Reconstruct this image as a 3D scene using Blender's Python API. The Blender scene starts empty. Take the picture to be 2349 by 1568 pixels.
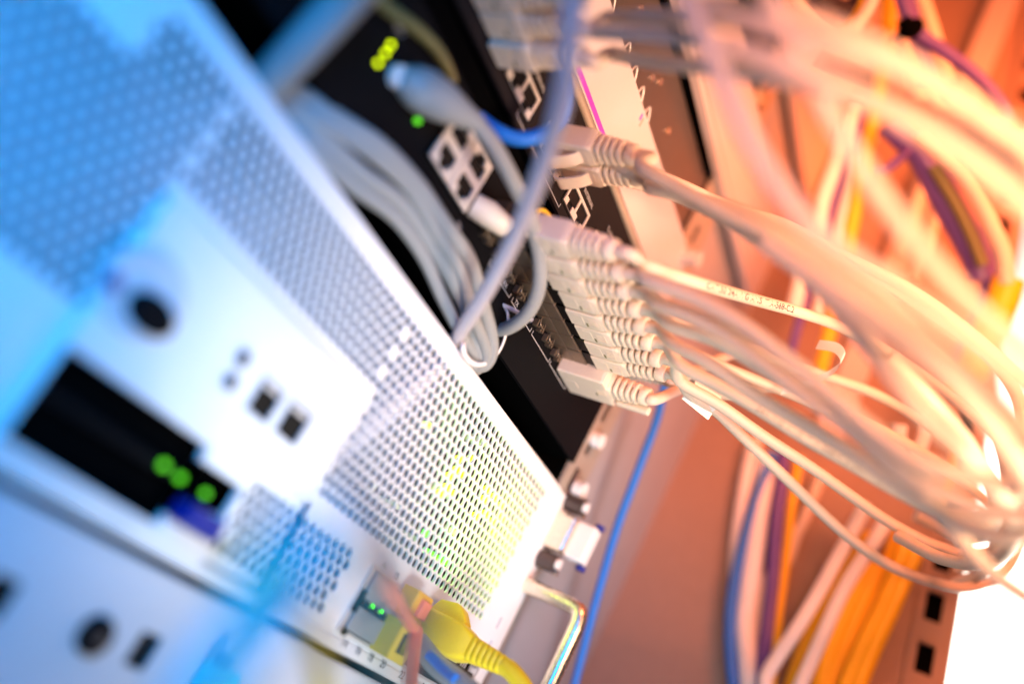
import bpy, math, random
from mathutils import Vector, Matrix
random.seed(7)
C = bpy.context.scene
U = 0.0052                                   # one pitch of the perforated grille, in metres; all coordinates below are in pitches
# ------------------------------------------------------------------ camera
RIGHT = Vector((0.32741017, -0.82717432, 0.45671132))
DOWN = Vector((0.50641824, -0.25444916, -0.82389088))
FWD = Vector((0.79771119, 0.5010372, 0.33558692))
EYE = Vector((-62.90800399, -43.47775567, -22.20829535))
FPX = 3855.94 * 2349 / 4096
cd = bpy.data.cameras.new('camera'); cam = bpy.data.objects.new('camera', cd); C.collection.objects.link(cam)
M = Matrix((RIGHT, -DOWN, -FWD)).transposed().to_4x4(); M.translation = EYE * U
cam.matrix_world = M
cd.sensor_width = 36; cd.lens = 33.89; cd.clip_start = 0.002; cd.clip_end = 60
cd.dof.use_dof = True; cd.dof.focus_distance = 88.5 * U; cd.dof.aperture_fstop = 1.9; cd.dof.aperture_blades = 9
C.camera = cam
# ------------------------------------------------------------------ world and lamps
w = bpy.data.worlds.new("World"); C.world = w; w.use_nodes = True
bg = w.node_tree.nodes['Background']; bg.inputs[0].default_value = (0.6, 0.78, 1.0, 1); bg.inputs[1].default_value = 0.045
C.view_settings.view_transform = 'Standard'; C.view_settings.look = 'None'; C.view_settings.exposure = 0; C.view_settings.gamma = 1
C.view_settings.use_curve_mapping = False
def area(name, loc, aim, size, watts, col, size_y=None):
    l = bpy.data.lights.new(name, 'AREA'); l.energy = watts; l.color = col; l.shape = 'RECTANGLE'; l.size = size * U; l.size_y = (size_y or size) * U
    o = bpy.data.objects.new(name, l); C.collection.objects.link(o)
    o.location = Vector(loc) * U; o.rotation_euler = (Vector(aim) - Vector(loc)).to_track_quat('-Z', 'Y').to_euler(); return o
def spot(name, loc, aim, watts, col, cone, blend, rad):
    l = bpy.data.lights.new(name, 'SPOT'); l.energy = watts; l.color = col; l.spot_size = math.radians(cone); l.spot_blend = blend; l.shadow_soft_size = rad * U
    o = bpy.data.objects.new(name, l); C.collection.objects.link(o)
    o.location = Vector(loc) * U; o.rotation_euler = (Vector(aim) - Vector(loc)).to_track_quat('-Z', 'Y').to_euler(); return o
spot('white_spot', (-25, -105, -75), (14, 0, -10), 12.5, (0.97, 0.98, 1.0), 40, 0.9, 14)
o = area('front_fill', (-14, -32, -38), (-18, 0, -8), 12, 0.032, (0.97, 0.98, 1.0)); o.data.spread = math.radians(44)
o = area('low_fill', (8, -46, -52), (24, -2, -12), 14, 0.085, (0.86, 0.93, 1.0)); o.data.spread = math.radians(80)
o = area('panel_fill', (28, -52, -45), (52, 1, 2), 14, 0.05, (0.55, 0.78, 1.0)); o.data.spread = math.radians(55)
o = area('blue_tint_fill', (-80, -45, -2), (-43, 0, -14), 30, 0.66, (0.0, 0.34, 1.0)); o.data.spread = math.radians(85)  # added blue light that casts the cool tint over the left side
o = area('orange_tint_fill', (-22, -66, 62), (64, -14, 24), 46, 1.35, (1.0, 0.24, 0.10)); o.data.spread = math.radians(80)  # added orange light that tints the cabinet side
o = area('high_orange_tint_fill', (32, -60, 85), (64, -10, 88), 40, 2.1, (1.0, 0.17, 0.04)); o.data.spread = math.radians(110)  # second added orange light, warms the upper cabinet wall
o = area('near_orange_tint_fill', (-58, -56, 0), (4, -32, 30), 20, 0.56, (1.0, 0.36, 0.17)); o.data.spread = math.radians(56)  # added orange light for the cords close to the lens
o = area('warm_tint_fill', (-5, -75, 5), (10, 0, 21), 30, 0.5, (1.0, 0.62, 0.38)); o.data.spread = math.radians(60)  # added warm light for the rows of plugs
area('added_wall_wash', (150, -110, 60), (235, -60, 60), 80, 30, (1.0, 0.93, 0.82))  # unseen light added to turn the room wall white
# ------------------------------------------------------------------ helpers
def pt(px, py, d):
    """a place seen in the photo's 2349 x 1568 frame, d pitches in front of the lens plane"""
    return EYE + (FWD + RIGHT * ((px - 1174.5) / FPX) + DOWN * ((py - 784) / FPX)) * d
def on_y(px, py, y):
    r = FWD + RIGHT * ((px - 1174.5) / FPX) + DOWN * ((py - 784) / FPX); return EYE + r * ((y - EYE.y) / r.y)
def on_x(px, py, x):
    r = FWD + RIGHT * ((px - 1174.5) / FPX) + DOWN * ((py - 784) / FPX); return EYE + r * ((x - EYE.x) / r.x)

def mat(name, col, rough=0.5, metal=0.0, noise=0.06, scale=900, bump=0.0, emit=None, power=0, spec=0.5, trans=0, coat=0):
    m = bpy.data.materials.new(name); m.use_nodes = True; nt = m.node_tree; b = nt.nodes['Principled BSDF']
    b.inputs['Roughness'].default_value = rough; b.inputs['Metallic'].default_value = metal
    b.inputs['Specular IOR Level'].default_value = spec; b.inputs['Transmission Weight'].default_value = trans; b.inputs['Coat Weight'].default_value = coat
    tc = nt.nodes.new('ShaderNodeTexCoord'); n = nt.nodes.new('ShaderNodeTexNoise'); n.inputs['Scale'].default_value = scale; n.inputs['Detail'].default_value = 6
    nt.links.new(tc.outputs['Object'], n.inputs['Vector'])
    r = nt.nodes.new('ShaderNodeValToRGB'); r.color_ramp.elements[0].position = 0.3; r.color_ramp.elements[1].position = 0.7
    r.color_ramp.elements[0].color = tuple(c * (1 - noise) for c in col) + (1,); r.color_ramp.elements[1].color = tuple(min(1, c * (1 + noise)) for c in col) + (1,)
    nt.links.new(n.outputs['Fac'], r.inputs['Fac']); nt.links.new(r.outputs['Color'], b.inputs['Base Color'])
    mr = nt.nodes.new('ShaderNodeMapRange'); mr.inputs['To Min'].default_value = max(0.02, rough - 0.08); mr.inputs['To Max'].default_value = min(1, rough + 0.08)
    nt.links.new(n.outputs['Fac'], mr.inputs['Value']); nt.links.new(mr.outputs['Result'], b.inputs['Roughness'])
    if bump:
        bp = nt.nodes.new('ShaderNodeBump'); bp.inputs['Strength'].default_value = bump; bp.inputs['Distance'].default_value = 0.0003
        nt.links.new(n.outputs['Fac'], bp.inputs['Height']); nt.links.new(bp.outputs['Normal'], b.inputs['Normal'])
    if emit:
        b.inputs['Emission Color'].default_value = tuple(emit) + (1,); b.inputs['Emission Strength'].default_value = power
    return m
WHITE = mat('white_powder_coat', (0.80, 0.80, 0.80), 0.5, bump=0.05, noise=0.02, scale=3000)
GREYW = mat('pale_grey_paint', (0.62, 0.63, 0.66), 0.45, noise=0.03)
BLACK = mat('black_powder_coat', (0.005, 0.005, 0.006), 0.6, bump=0.1, scale=2500, noise=0.2, spec=0.04)
PITCH = mat('shade_and_strap_black', (0.002, 0.002, 0.002), 0.95, spec=0.0)  # near-black; shade of gaps and interiors put into the colour, also the strap
CHAR = mat('charcoal_front', (0.014, 0.012, 0.013), 0.6, bump=0.1, scale=2500, noise=0.15, spec=0.06)
JACK = mat('black_plastic', (0.004, 0.004, 0.004), 0.4, spec=0.15)
STEEL = mat('nickel_shell', (0.72, 0.69, 0.66), 0.38, metal=0.4, noise=0.05)
BRONZE = mat('brushed_cage_metal', (0.30, 0.24, 0.18), 0.42, metal=0.85, noise=0.1, scale=2500, bump=0.1)
CHROME = mat('warm_tinted_steel', (0.88, 0.79, 0.64), 0.26, metal=1.0, noise=0.02)  # warm reflections put into the base colour of the steel
DARKMET = mat('dark_bracket', (0.09, 0.07, 0.065), 0.4, metal=0.5)
SHEET = mat('dull_steel_sheet', (0.20, 0.16, 0.14), 0.38, metal=0.75, noise=0.1)
CREAM = mat('cream_paint', (0.56, 0.50, 0.50), 0.45, noise=0.02)
TAN = mat('tan_rail_steel', (0.42, 0.36, 0.30), 0.5, metal=0.3)
BEIGE = mat('beige_plug_rubber', (0.74, 0.66, 0.54), 0.45, noise=0.03, coat=0.1)
CORD = mat('beige_cord_jacket', (0.64, 0.55, 0.46), 0.42, noise=0.04)
GREYC = mat('grey_cord_jacket', (0.30, 0.32, 0.32), 0.45, noise=0.04)
LILAC = mat('pale_lilac_cord', (0.48, 0.46, 0.52), 0.45)
BLUEC = mat('blue_cord_jacket', (0.01, 0.16, 0.62), 0.4)
CYANC = mat('cyan_cord_jacket', (0.05, 0.72, 0.75), 0.4)
YELC = mat('yellow_plug_rubber', (0.86, 0.66, 0.02), 0.42, noise=0.03)
YELF = mat('yellow_fibre_jacket', (0.85, 0.50, 0.01), 0.4)
ORAF = mat('orange_fibre_jacket', (0.95, 0.27, 0.14), 0.4)
OLIVE = mat('olive_cord_jacket', (0.16, 0.15, 0.05), 0.5)
VIOLET = mat('violet_cord_jacket', (0.12, 0.06, 0.30), 0.4)
WCORD = mat('white_cord_jacket', (0.82, 0.80, 0.78), 0.4)
PURP = mat('purple_print', (0.45, 0.05, 0.55), 0.5)
PRINT = mat('white_print', (0.45, 0.45, 0.47), 0.6)
INK = mat('dark_print', (0.03, 0.03, 0.05), 0.6)
COVER = mat('grey_dust_cover', (0.30, 0.33, 0.34), 0.4)
SHADEB = mat('slate_hole_shade', (0.16, 0.18, 0.22), 0.6)  # shade behind the grille holes put into a dark slate colour
PINM = mat('royal_blue_plastic', (0.004, 0.016, 0.22), 0.4)
WALLM = mat('warm_tinted_cabinet_paint', (0.32, 0.22, 0.17), 0.55, noise=0.04, scale=120)  # orange light mixed into the base colour of the grey paint
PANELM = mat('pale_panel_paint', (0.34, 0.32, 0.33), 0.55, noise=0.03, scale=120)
ROOM = mat('white_room_paint', (0.85, 0.84, 0.82), 0.8)
CLEAR = mat('clear_label_film', (0.9, 0.88, 0.88), 0.15, noise=0.01, coat=0.6)
LEDY = mat('lit_yellow_green_led', (0.5, 0.6, 0.0), 0.4, emit=(0.78, 1.0, 0.0), power=3.5)
LEDG = mat('lit_green_led', (0.1, 0.6, 0.0), 0.4, emit=(0.06, 1.0, 0.0), power=4)
LEDD = mat('dim_green_led', (0.1, 0.4, 0.0), 0.4, emit=(0.08, 0.55, 0.02), power=2.2)

class MB:
    def __init__(s): s.v = []; s.f = []; s.sm = []
    def add(s, vs, fs, smooth=False):
        o = len(s.v); s.v += [tuple(v) for v in vs]; s.f += [tuple(i + o for i in f) for f in fs]; s.sm += [smooth] * len(fs); return s
    def box(s, x0, x1, y0, y1, z0, z1):
        v = [(x, y, z) for x in (x0, x1) for y in (y0, y1) for z in (z0, z1)]
        return s.add(v, [(0, 1, 3, 2), (4, 6, 7, 5), (0, 4, 5, 1), (2, 3, 7, 6), (0, 2, 6, 4), (1, 5, 7, 3)])
    def rings(s, loops, cap0=True, cap1=True, smooth=True):
        n = len(loops[0]); vs = [p for l in loops for p in l]; fs = []
        for i in range(len(loops) - 1):
            for j in range(n): fs.append((i * n + j, i * n + (j + 1) % n, (i + 1) * n + (j + 1) % n, (i + 1) * n + j))
        s.add(vs, fs, smooth)
        if cap0: s.add(loops[0], [tuple(range(n))[::-1]])
        if cap1: s.add(loops[-1], [tuple(range(n))])
        return s
    def tube(s, pts, r, seg=14, squash=1.0):
        n = len(pts); rr = r if isinstance(r, (list, tuple)) else [r] * n
        T = [(pts[min(i + 1, n - 1)] - pts[max(i - 1, 0)]).normalized() for i in range(n)]
        N = T[0].cross(Vector((0.3, 0.2, 1))).normalized(); loops = []
        for i in range(n):
            N = (N - T[i] * N.dot(T[i])).normalized(); B = T[i].cross(N)
            loops.append([pts[i] + (N * math.cos(a) + B * math.sin(a) * squash) * rr[i] for a in [2 * math.pi * k / seg for k in range(seg)]])
        return s.rings(loops)
    def disc(s, c, axis, r, h, seg=28):
        c = Vector(c); a = {'x': Vector((1, 0, 0)), 'y': Vector((0, 1, 0)), 'z': Vector((0, 0, 1))}[axis]
        u = Vector((0, 0, 1)) if axis != 'z' else Vector((1, 0, 0)); b = a.cross(u)
        L = [[c + a * t + (u * math.cos(2 * math.pi * k / seg) + b * math.sin(2 * math.pi * k / seg)) * r for k in range(seg)] for t in (0, h)]
        return s.rings(L, smooth=False)
    def build(s, name, m, parent=None, bevel=0, label=None):
        me = bpy.data.meshes.new(name); me.from_pydata([(x * U, y * U, z * U) for x, y, z in s.v], [], s.f); me.update()
        me.polygons.foreach_set('use_smooth', s.sm); me.materials.append(m)
        import bmesh
        bm = bmesh.new(); bm.from_mesh(me); bmesh.ops.recalc_face_normals(bm, faces=bm.faces); bm.to_mesh(me); bm.free()
        o = bpy.data.objects.new(name, me); C.collection.objects.link(o)
        if parent is not None:
            o.parent = parent; off = parent_world(parent); o.location = -off
        if bevel:
            b = o.modifiers.new('bevel', 'BEVEL'); b.width = bevel * U; b.segments = 2; b.limit_method = 'ANGLE'; b.angle_limit = math.radians(40)
        if label: o['label'] = label
        return o
def parent_world(o):
    l = Vector(o.location)
    while o.parent is not None: o = o.parent; l += Vector(o.location)
    return l
def thing(name, label, cat, base=(0, 0, 0), group=None):
    o = bpy.data.objects.new(name, None); C.collection.objects.link(o); o.location = Vector(base) * U; o.empty_display_size = 0.01
    return tag(o, label, cat, group)
def tag(o, label, cat, group=None):
    o['label'] = label; o['category'] = cat
    if group: o['group'] = group
    return o
def spline(P, n=10):
    P = [Vector(p) for p in P]; P = [P[0] * 2 - P[1]] + P + [P[-1] * 2 - P[-2]]; out = []
    for i in range(1, len(P) - 2):
        a, b, c, d = P[i - 1:i + 3]
        for k in range(n):
            t = k / n
            out.append(0.5 * ((2 * b) + (c - a) * t + (2 * a - 5 * b + 4 * c - d) * t * t + (3 * b - a - 3 * c + d) * t ** 3))
    out.append(P[-2]); return out
def plate(mb, x0, x1, z0, z1, y0, y1, holes=(), back=True):
    """front sheet at y0 (towards the viewer) and y1 behind it, with rectangular openings"""
    xs = sorted({x0, x1} | {h[i] for h in holes for i in (0, 1)}); zs = sorted({z0, z1} | {h[i] for h in holes for i in (2, 3)})
    xs = [x for x in xs if x0 <= x <= x1]; zs = [z for z in zs if z0 <= z <= z1]
    inh = lambda x, z: any(h[0] < x < h[1] and h[2] < z < h[3] for h in holes)
    for i in range(len(xs) - 1):
        for j in range(len(zs) - 1):
            a, b, c, d = xs[i], xs[i + 1], zs[j], zs[j + 1]
            if inh((a + b) / 2, (c + d) / 2): continue
            for y in ((y0, y1) if back else (y0,)): mb.add([(a, y, c), (b, y, c), (b, y, d), (a, y, d)], [(0, 1, 2, 3)])
    def walls(a, b, c, d):
        q = [(a, c), (b, c), (b, d), (a, d)]
        for k in range(4):
            (p, r), (s_, t) = q[k], q[(k + 1) % 4]; mb.add([(p, y0, r), (s_, y0, t), (s_, y1, t), (p, y1, r)], [(0, 1, 2, 3)])
    walls(x0, x1, z0, z1)
    for h in holes: walls(*h)
    return mb
def rrect(cx, y, cz, hx, hz, r, n=4):
    out = []
    for (sx, sz, a0) in ((1, 1, 0), (-1, 1, 90), (-1, -1, 180), (1, -1, 270)):
        for k in range(n + 1):
            a = math.radians(a0 + 90 * k / n); out.append(Vector((cx + sx * (hx - r) + r * math.cos(a), y, cz + sz * (hz - r) + r * math.sin(a))))
    return out
def text(body, parent, x, y, z, size, m, name='lettering', align='LEFT', rot=None):
    c = bpy.data.curves.new(name, 'FONT'); c.body = body; c.size = size * U; c.extrude = 0.01 * U; c.align_x = align; c.resolution_u = 3
    t = bpy.data.objects.new(name, c); C.collection.objects.link(t); dg = bpy.context.evaluated_depsgraph_get()
    me = bpy.data.meshes.new_from_object(t.evaluated_get(dg)); bpy.data.objects.remove(t); bpy.data.curves.remove(c)
    me.materials.clear(); me.materials.append(m)
    o = bpy.data.objects.new(name, me); C.collection.objects.link(o); o.rotation_euler = rot or (math.pi / 2, 0, 0)
    o.location = Vector((x, y, z)) * U
    if parent is not None: o.parent = parent; o.location = Vector((x, y, z)) * U - parent_world(parent)
    return o
def cord_text(body, path, s0, size, r, m, parent, spin=0.0):
    """ink printed round a cord: flat letters rolled on to the jacket"""
    c = bpy.data.curves.new('t', 'FONT'); c.body = body; c.size = 1.0; c.resolution_u = 2; c.offset = 0.012
    t = bpy.data.objects.new('t', c); C.collection.objects.link(t); dg = bpy.context.evaluated_depsgraph_get()
    me = bpy.data.meshes.new_from_object(t.evaluated_get(dg)); bpy.data.objects.remove(t); bpy.data.curves.remove(c)
    L = [0.0]
    for a, b in zip(path, path[1:]): L.append(L[-1] + (b - a).length)
    for v in me.vertices:
        s = s0 + v.co.x * size; ang = (v.co.y - 0.35) * size / r + spin
        i = max(0, min(len(path) - 2, next((k for k in range(len(L) - 1) if L[k + 1] >= s), len(path) - 2)))
        T = (path[i + 1] - path[i]).normalized(); p = path[i] + T * (s - L[i])
        N = EYE - p; N = (N - T * N.dot(T)).normalized(); B = N.cross(T)
        v.co = (p + (N * math.cos(ang) + B * math.sin(ang)) * (r + 0.008)) * U
    me.materials.clear(); me.materials.append(m)
    o = bpy.data.objects.new('jacket_print', me); C.collection.objects.link(o); o.parent = parent; o.location = -parent_world(parent); return o

# ================================================================== room behind, cabinet
mb = MB(); mb.box(230, 236, -320, 60, -120, 260); wl = mb.build('wall', ROOM); wl['kind'] = 'structure'

rack = thing('rack_cabinet', 'grey equipment cabinet enclosing the stacked devices and hanging cables', 'rack', (45, 1, 0))
hol = [(31.6, 32.9, z, z + 2.6) for z in [-40 + 4.3 * k for k in range(32)]]
mb = MB(); plate(mb, 29.6, 35.6, -45, 100, 0.55, 0.9, hol)
for k in range(50): mb.disc((34.6, 0.56, -40 + 2.85 * k), 'y', 0.28, -0.1, 12)
mb.build('mounting_rail', TAN, rack)
for px, py in ((1362, 1006), (1292, 1152)):
    p = on_y(px, py, .5); MB().disc((p.x, .5, p.z), 'y', .85, -1.1, 18).build('rail_screw', WHITE, rack, bevel=.2)
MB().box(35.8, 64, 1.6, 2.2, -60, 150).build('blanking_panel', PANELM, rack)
hs = [(-37.3, -34.9, z, z + 3.6) for z in [-45 + 6.35 * k + 0.1 for k in range(30)]]
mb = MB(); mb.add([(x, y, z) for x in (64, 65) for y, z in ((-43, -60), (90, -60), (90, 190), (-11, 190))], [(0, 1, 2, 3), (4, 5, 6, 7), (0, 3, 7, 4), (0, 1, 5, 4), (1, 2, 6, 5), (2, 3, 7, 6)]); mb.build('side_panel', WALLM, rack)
tmp = MB(); plate(tmp, -38.6, -33.9, -60, 190, 63.6, 64.4, [(a + .4, b, c - 6.35 * 0 , d) for a, b, c, d in hs])
lean = lambda y, z: y + .13 * (z - 10)
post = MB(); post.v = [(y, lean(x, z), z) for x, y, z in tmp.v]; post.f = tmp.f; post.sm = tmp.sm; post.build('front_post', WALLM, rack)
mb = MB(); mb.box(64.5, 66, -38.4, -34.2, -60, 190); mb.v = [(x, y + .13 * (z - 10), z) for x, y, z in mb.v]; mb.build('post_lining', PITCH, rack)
MB().box(62.2, 63.4, -18.5, -14.5, 30, 190).build('cable_tray', CREAM, rack)
MB().box(-80, 120, 90, 92, -60, 190).build('back_panel', PITCH, rack)
MB().box(-80, -78, -1, 90, -60, 190).build('side_wall', PITCH, rack)

# ================================================================== white perforated server
srv = thing('perforated_server', 'white wide server with perforated honeycomb front, ports and chrome handle', 'server', (-5, 0, -24))
MX0, MX1, MZ1 = -31.5, -7.6, -6.7                    # the smooth raised module
H = math.sqrt(3) / 2
SMALL = (-13.2, 1.5, -21.2, -16.2)
def holed(x, z):
    if z > 0.2 or x > 26.3: return False
    if SMALL[0] < x < SMALL[1] and SMALL[2] < z < SMALL[3]: return True
    if x < -37.6: return -14 < z < -3.1
    if x < MX0 + .2 or x > MX1 - .3:
        if z > -14.1: return x < MX0 - .4 or x > MX1 + .3
        return SMALL[0] < x < SMALL[1] and SMALL[2] < z < SMALL[3]
    if z > MZ1 + .7: return x > MX0 - 6
    return False
mb = MB(); X0, X1 = -62.5, 29.5; TH = 0.24; RAD = 0.418; SEG = 18
cut = [(math.cos(2 * math.pi * k / SEG), math.sin(2 * math.pi * k / SEG)) for k in range(SEG)]
def sq(c, s):
    k = 1 / max(abs(c) / 0.5, abs(s) / (H / 2)); return c * k, s * k
corner = []
for (cx, sy) in cut: corner.append(sq(cx, sy))
VOID = [(MX0 + .4, -14.1, -21.9, MZ1 - .5), (-14.1, MX1 - .4, -14.9, MZ1 - .5), (4.3, 29.3, -21.5, -16.3)]     # openings behind the module and the port block
def quad(a, b, c, d, y):
    for x0, x1, z0, z1 in VOID:
        if c < z1 and d > z0 and a < x1 and b > x0:
            if a < x0: quad(a, x0, c, d, y)
            if b > x1: quad(x1, b, c, d, y)
            if d > z1: quad(max(a, x0), min(b, x1), max(c, z1), d, y)
            if c < z0: quad(max(a, x0), min(b, x1), c, min(d, z0), y)
            return
    mb.add([(a, y, c), (b, y, c), (b, y, d), (a, y, d)], [(0, 1, 2, 3)])
BLK = (4.3, 30.0, -21.5, -16.3)                       # opening for the port block
for m in range(0, 26):
    z = -m * H; x = X0 + (0.5 if m % 2 == 0 else 0.0) ; c, d = z - H / 2, z + H / 2
    run = X0 if m % 2 else X0
    cells = []; n0 = math.ceil(X0 + .5)
    xc = (n0 if m % 2 == 0 else n0 + 0.5)
    start = X0
    while xc + .5 <= X1:
        if holed(xc, z):
            if xc - .5 > start + 1e-6: quad(start, xc - .5, c, d, 0)
            cells.append(xc); start = xc + .5
        xc += 1
    if start < X1 - 1e-6: quad(start, X1, c, d, 0)
    for xc in cells:
        vs = []; fs = []
        for (cx, sy), (ox, oz) in zip(cut, corner):
            vs += [(xc + ox, 0, z + oz), (xc + cx * (RAD + .012), 0.0, z + sy * (RAD + .012)), (xc + cx * RAD, 0.03, z + sy * RAD), (xc + cx * RAD, TH, z + sy * RAD)]
        for k in range(SEG):
            a, b = 4 * k, 4 * ((k + 1) % SEG); fs += [(a, b, b + 1, a + 1), (a + 1, b + 1, b + 2, a + 2), (a + 2, b + 2, b + 3, a + 3)]
        # the four tile corners the radial fan cuts off
        mb.add(vs, fs)
        for sx in (-1, 1):
            for sz in (-1, 1):
                near = [i for i in range(SEG) if corner[i][0] * sx > 0 and corner[i][1] * sz > 0]
                P = sorted(near, key=lambda i: abs(abs(corner[i][0]) - .5) < 1e-6)
                side = [i for i in near if abs(abs(corner[i][0]) - .5) < 1e-6]; top = [i for i in near if i not in side]
                if side and top:
                    i1 = max(side, key=lambda i: abs(corner[i][1])); i2 = max(top, key=lambda i: abs(corner[i][0]))
                    mb.add([(xc + corner[i1][0], 0, z + corner[i1][1]), (xc + sx * .5, 0, z + sz * H / 2), (xc + corner[i2][0], 0, z + corner[i2][1])], [(0, 1, 2)])
zt = H / 2; zb = -25 * H - H / 2
quad(X0, X1, zt, 1.85, 0)
fr = mb.build('perforated_front', WHITE, srv)
mb = MB()                                            # folded top edge, rolled over to the chassis lid
L = [[(x, 0.0, 1.852), (x, .07, 2.05), (x, .25, 2.14), (x, 1.2, 2.15), (x, 1.2, 1.9), (x, .4, 1.9), (x, .26, 1.852)] for x in (X0, X1)]
mb.rings(L, smooth=False); mb.build('chassis_lid', WHITE, srv)
MB().box(X0, X1, 1.22, 85, 1.8, 2.1).build('lid_sheet', DARKMET, srv)  # hidden lid sheet, coloured dark so little light bounces into the gap
# lower lip
L = [[(x, 0.0, zb - .002), (x, -.12, zb - .12), (x, -.12, -23.0), (x, 0.1, -23.12), (x, 60, -23.12), (x, 60, zb - .01), (x, .3, zb - .01)] for x in (X0, X1)]
MB().rings(L, smooth=False).build('bottom_lip', WHITE, srv)
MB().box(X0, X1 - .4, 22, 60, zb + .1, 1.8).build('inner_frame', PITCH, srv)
for x, z0, wd in ((-8.2, -14.3, 1.4), (-39.5, -14.3, 1.5)):      # slanting braces just behind the grille
    L = [[(x, .7, z0), (x + wd, .7, z0), (x + wd + 8.2, .7, 1.6), (x + 8.2, .7, 1.6)], [(x, 2.0, z0), (x + wd, 2.0, z0), (x + wd + 8.2, 2.0, 1.6), (x + 8.2, 2.0, 1.6)]]
    MB().rings(L, smooth=False).build('inner_brace', GREYW if x > -20 else SHADEB, srv)  # left brace coloured darker, as if in shade
for z in (-13.2, -4.9): MB().box(-1, 26.9, 3.4, 10, z - .2, z + .2).build('inner_shelf', BLACK, srv)  # shelves and dividers coloured black to deepen the shade behind the holes
for x in (-3, 9.5, 15.5): MB().box(x, x + .25, 2.6, 10, -12.9, -5.2).build('inner_divider', BLACK, srv)
for k in range(22):
    x, z = random.uniform(-1, 25), random.uniform(-12.5, 0.3); MB().box(x, x + random.uniform(.4, 1.5), 3.2, 5.5, z, z + random.uniform(.3, 1.0)).build('board_component', GREYW if k % 4 == 0 else BLACK, srv)
MB().box(27.0, 27.4, .6, 14, -22, 1.7).build('inner_wall', SHEET, srv)
MB().box(X0, -15.6, 9.0, 9.4, -15.5, 1.7).build('added_glow_sheet', SHADEB, srv)  # added sheet that catches the blue light behind the holes
bl = area('added_blue_glow', (-41, 1.0, -5), (-43, 9, -6), 42, 0.016, (0.0, 0.15, 1.0), 12); bl.parent = srv; bl.location = Vector((-41, 1.0, -5)) * U - parent_world(srv)  # added light, not a server part; makes the left holes glow blue
# LEDs burning behind the grille
ly = [(1540 + 0, 0)]
def f(px, py): return px * 2349 / 4096, py * 2349 / 4096
for (a, b) in [(430, 655), (825, 500), (718, 360), (693, 745), (583, 620), (710, 940), (570, 395), (610, 240), (845, 690)]:
    p = on_y(*f(1800 + a / 3.915, 1900 + b / 3.915), 0.9); MB().disc(p, 'y', .34, .5, 14).build('lit_led', LEDY, srv)
for (a, b) in [(1345, 543), (1157, 980), (1195, 810), (1310, 710), (1050, 1080), (1225, 1070), (840, 15), (1520, 540), (1400, 780)]:
    p = on_y(*f(1500 + a / 3.915, 1700 + b / 3.915), 1.2); MB().disc(p, 'y', .3, .5, 14).build('lit_led', LEDY, srv)
for (a, b) in [(915, 660), (985, 710), (1055, 765), (820, 330), (830, 610), (1125, 770)]:
    p = on_y(*f(1500 + a / 3.915, 2050 + b / 3.915), 0.9); MB().box(p.x - .35, p.x + .35, .8, 1.3, p.z - .22, p.z + .22).build('lit_led', LEDG, srv)
def glow(name, loc, e, col):
    l = bpy.data.lights.new(name, 'POINT'); l.energy = e; l.color = col; l.shadow_soft_size = 0.6 * U
    o = bpy.data.objects.new(name, l); C.collection.objects.link(o); o.location = Vector(loc) * U; o.parent = srv; o.location = Vector(loc) * U - parent_world(srv)
for (x, z, e) in [(2, -3, .010), (6, -7.5, .014), (11, -4, .012), (13, -9.5, .016), (18, -3.5, .02), (19, -8, .02), (23, -5.5, .02), (24, -10, .014), (16, -12.2, .007)]:
    glow('led_glow', (x, 2.1, z), e * 0.8, (0.62, 1.0, 0.02))
# smooth raised module with lock, jacks, ports and a slot
mod_h = [(-18.25, -15.9, -12.95, -10.7), (-14.9, -12.4, -12.9, -10.65), (-31.3, -18.9, -21.6, -16.2), (-18.9, -14.4, -20.8, -17.1)]
mb = MB(); plate(mb, MX0, MX1, -22.2, MZ1, -.55, -.02, mod_h + [(-13.9, MX1, -22.2, -15.2)], back=False); mod = mb.build('port_module', WHITE, srv, bevel=.06)
for h in mod_h[:2]:
    mb = MB(); plate(mb, h[0] - .22, h[1] + .22, h[2] - .22, h[3] + .22, -.62, -.57, [h]); p = mb.build('network_port', GREYW, srv)
    MB().box(h[0] + .02, h[1] - .02, -.50, 2.2, h[2] + .02, h[3] - .02).build('port_socket', JACK, p)
    mb = MB(); mb.box(h[0] + .3, h[1] - .3, -.53, -.51, h[3] - .45, h[3] - .15); mb.build('contact_strip', STEEL, p)
for x0, x1, z0, z1 in mod_h[2:]: pass
sl = MB(); sl.box(-31.4, -14.3, 1.2, 1.6, -21.7, -16.1); sl = sl.build('expansion_slot', PITCH, srv)
MB().box(-30.4, -19.2, .2, 1.1, -18.9, -18.3).build('card_edge', BLACK, sl)
for px, py in ((380, 1068), (417, 1097)):
    p = on_y(px, py, -.2); MB().disc(p, 'y', .22, .3, 14).build('card_led', LEDD, sl)
p = on_y(475, 1133, -.7); MB().disc(p, 'y', .2, .3, 14).build('card_led', LEDD, sl)
for (px, py) in ((556, 821), (527, 875)):
    p = on_y(px, py, -.6); mb = MB(); mb.disc((p.x, -.66, p.z), 'y', .74, .1, 24); j = mb.build('audio_jack', GREYW, srv)
    MB().disc((p.x, -.70, p.z), 'y', .52, .03, 20).build('jack_hole', JACK, j)
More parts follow.
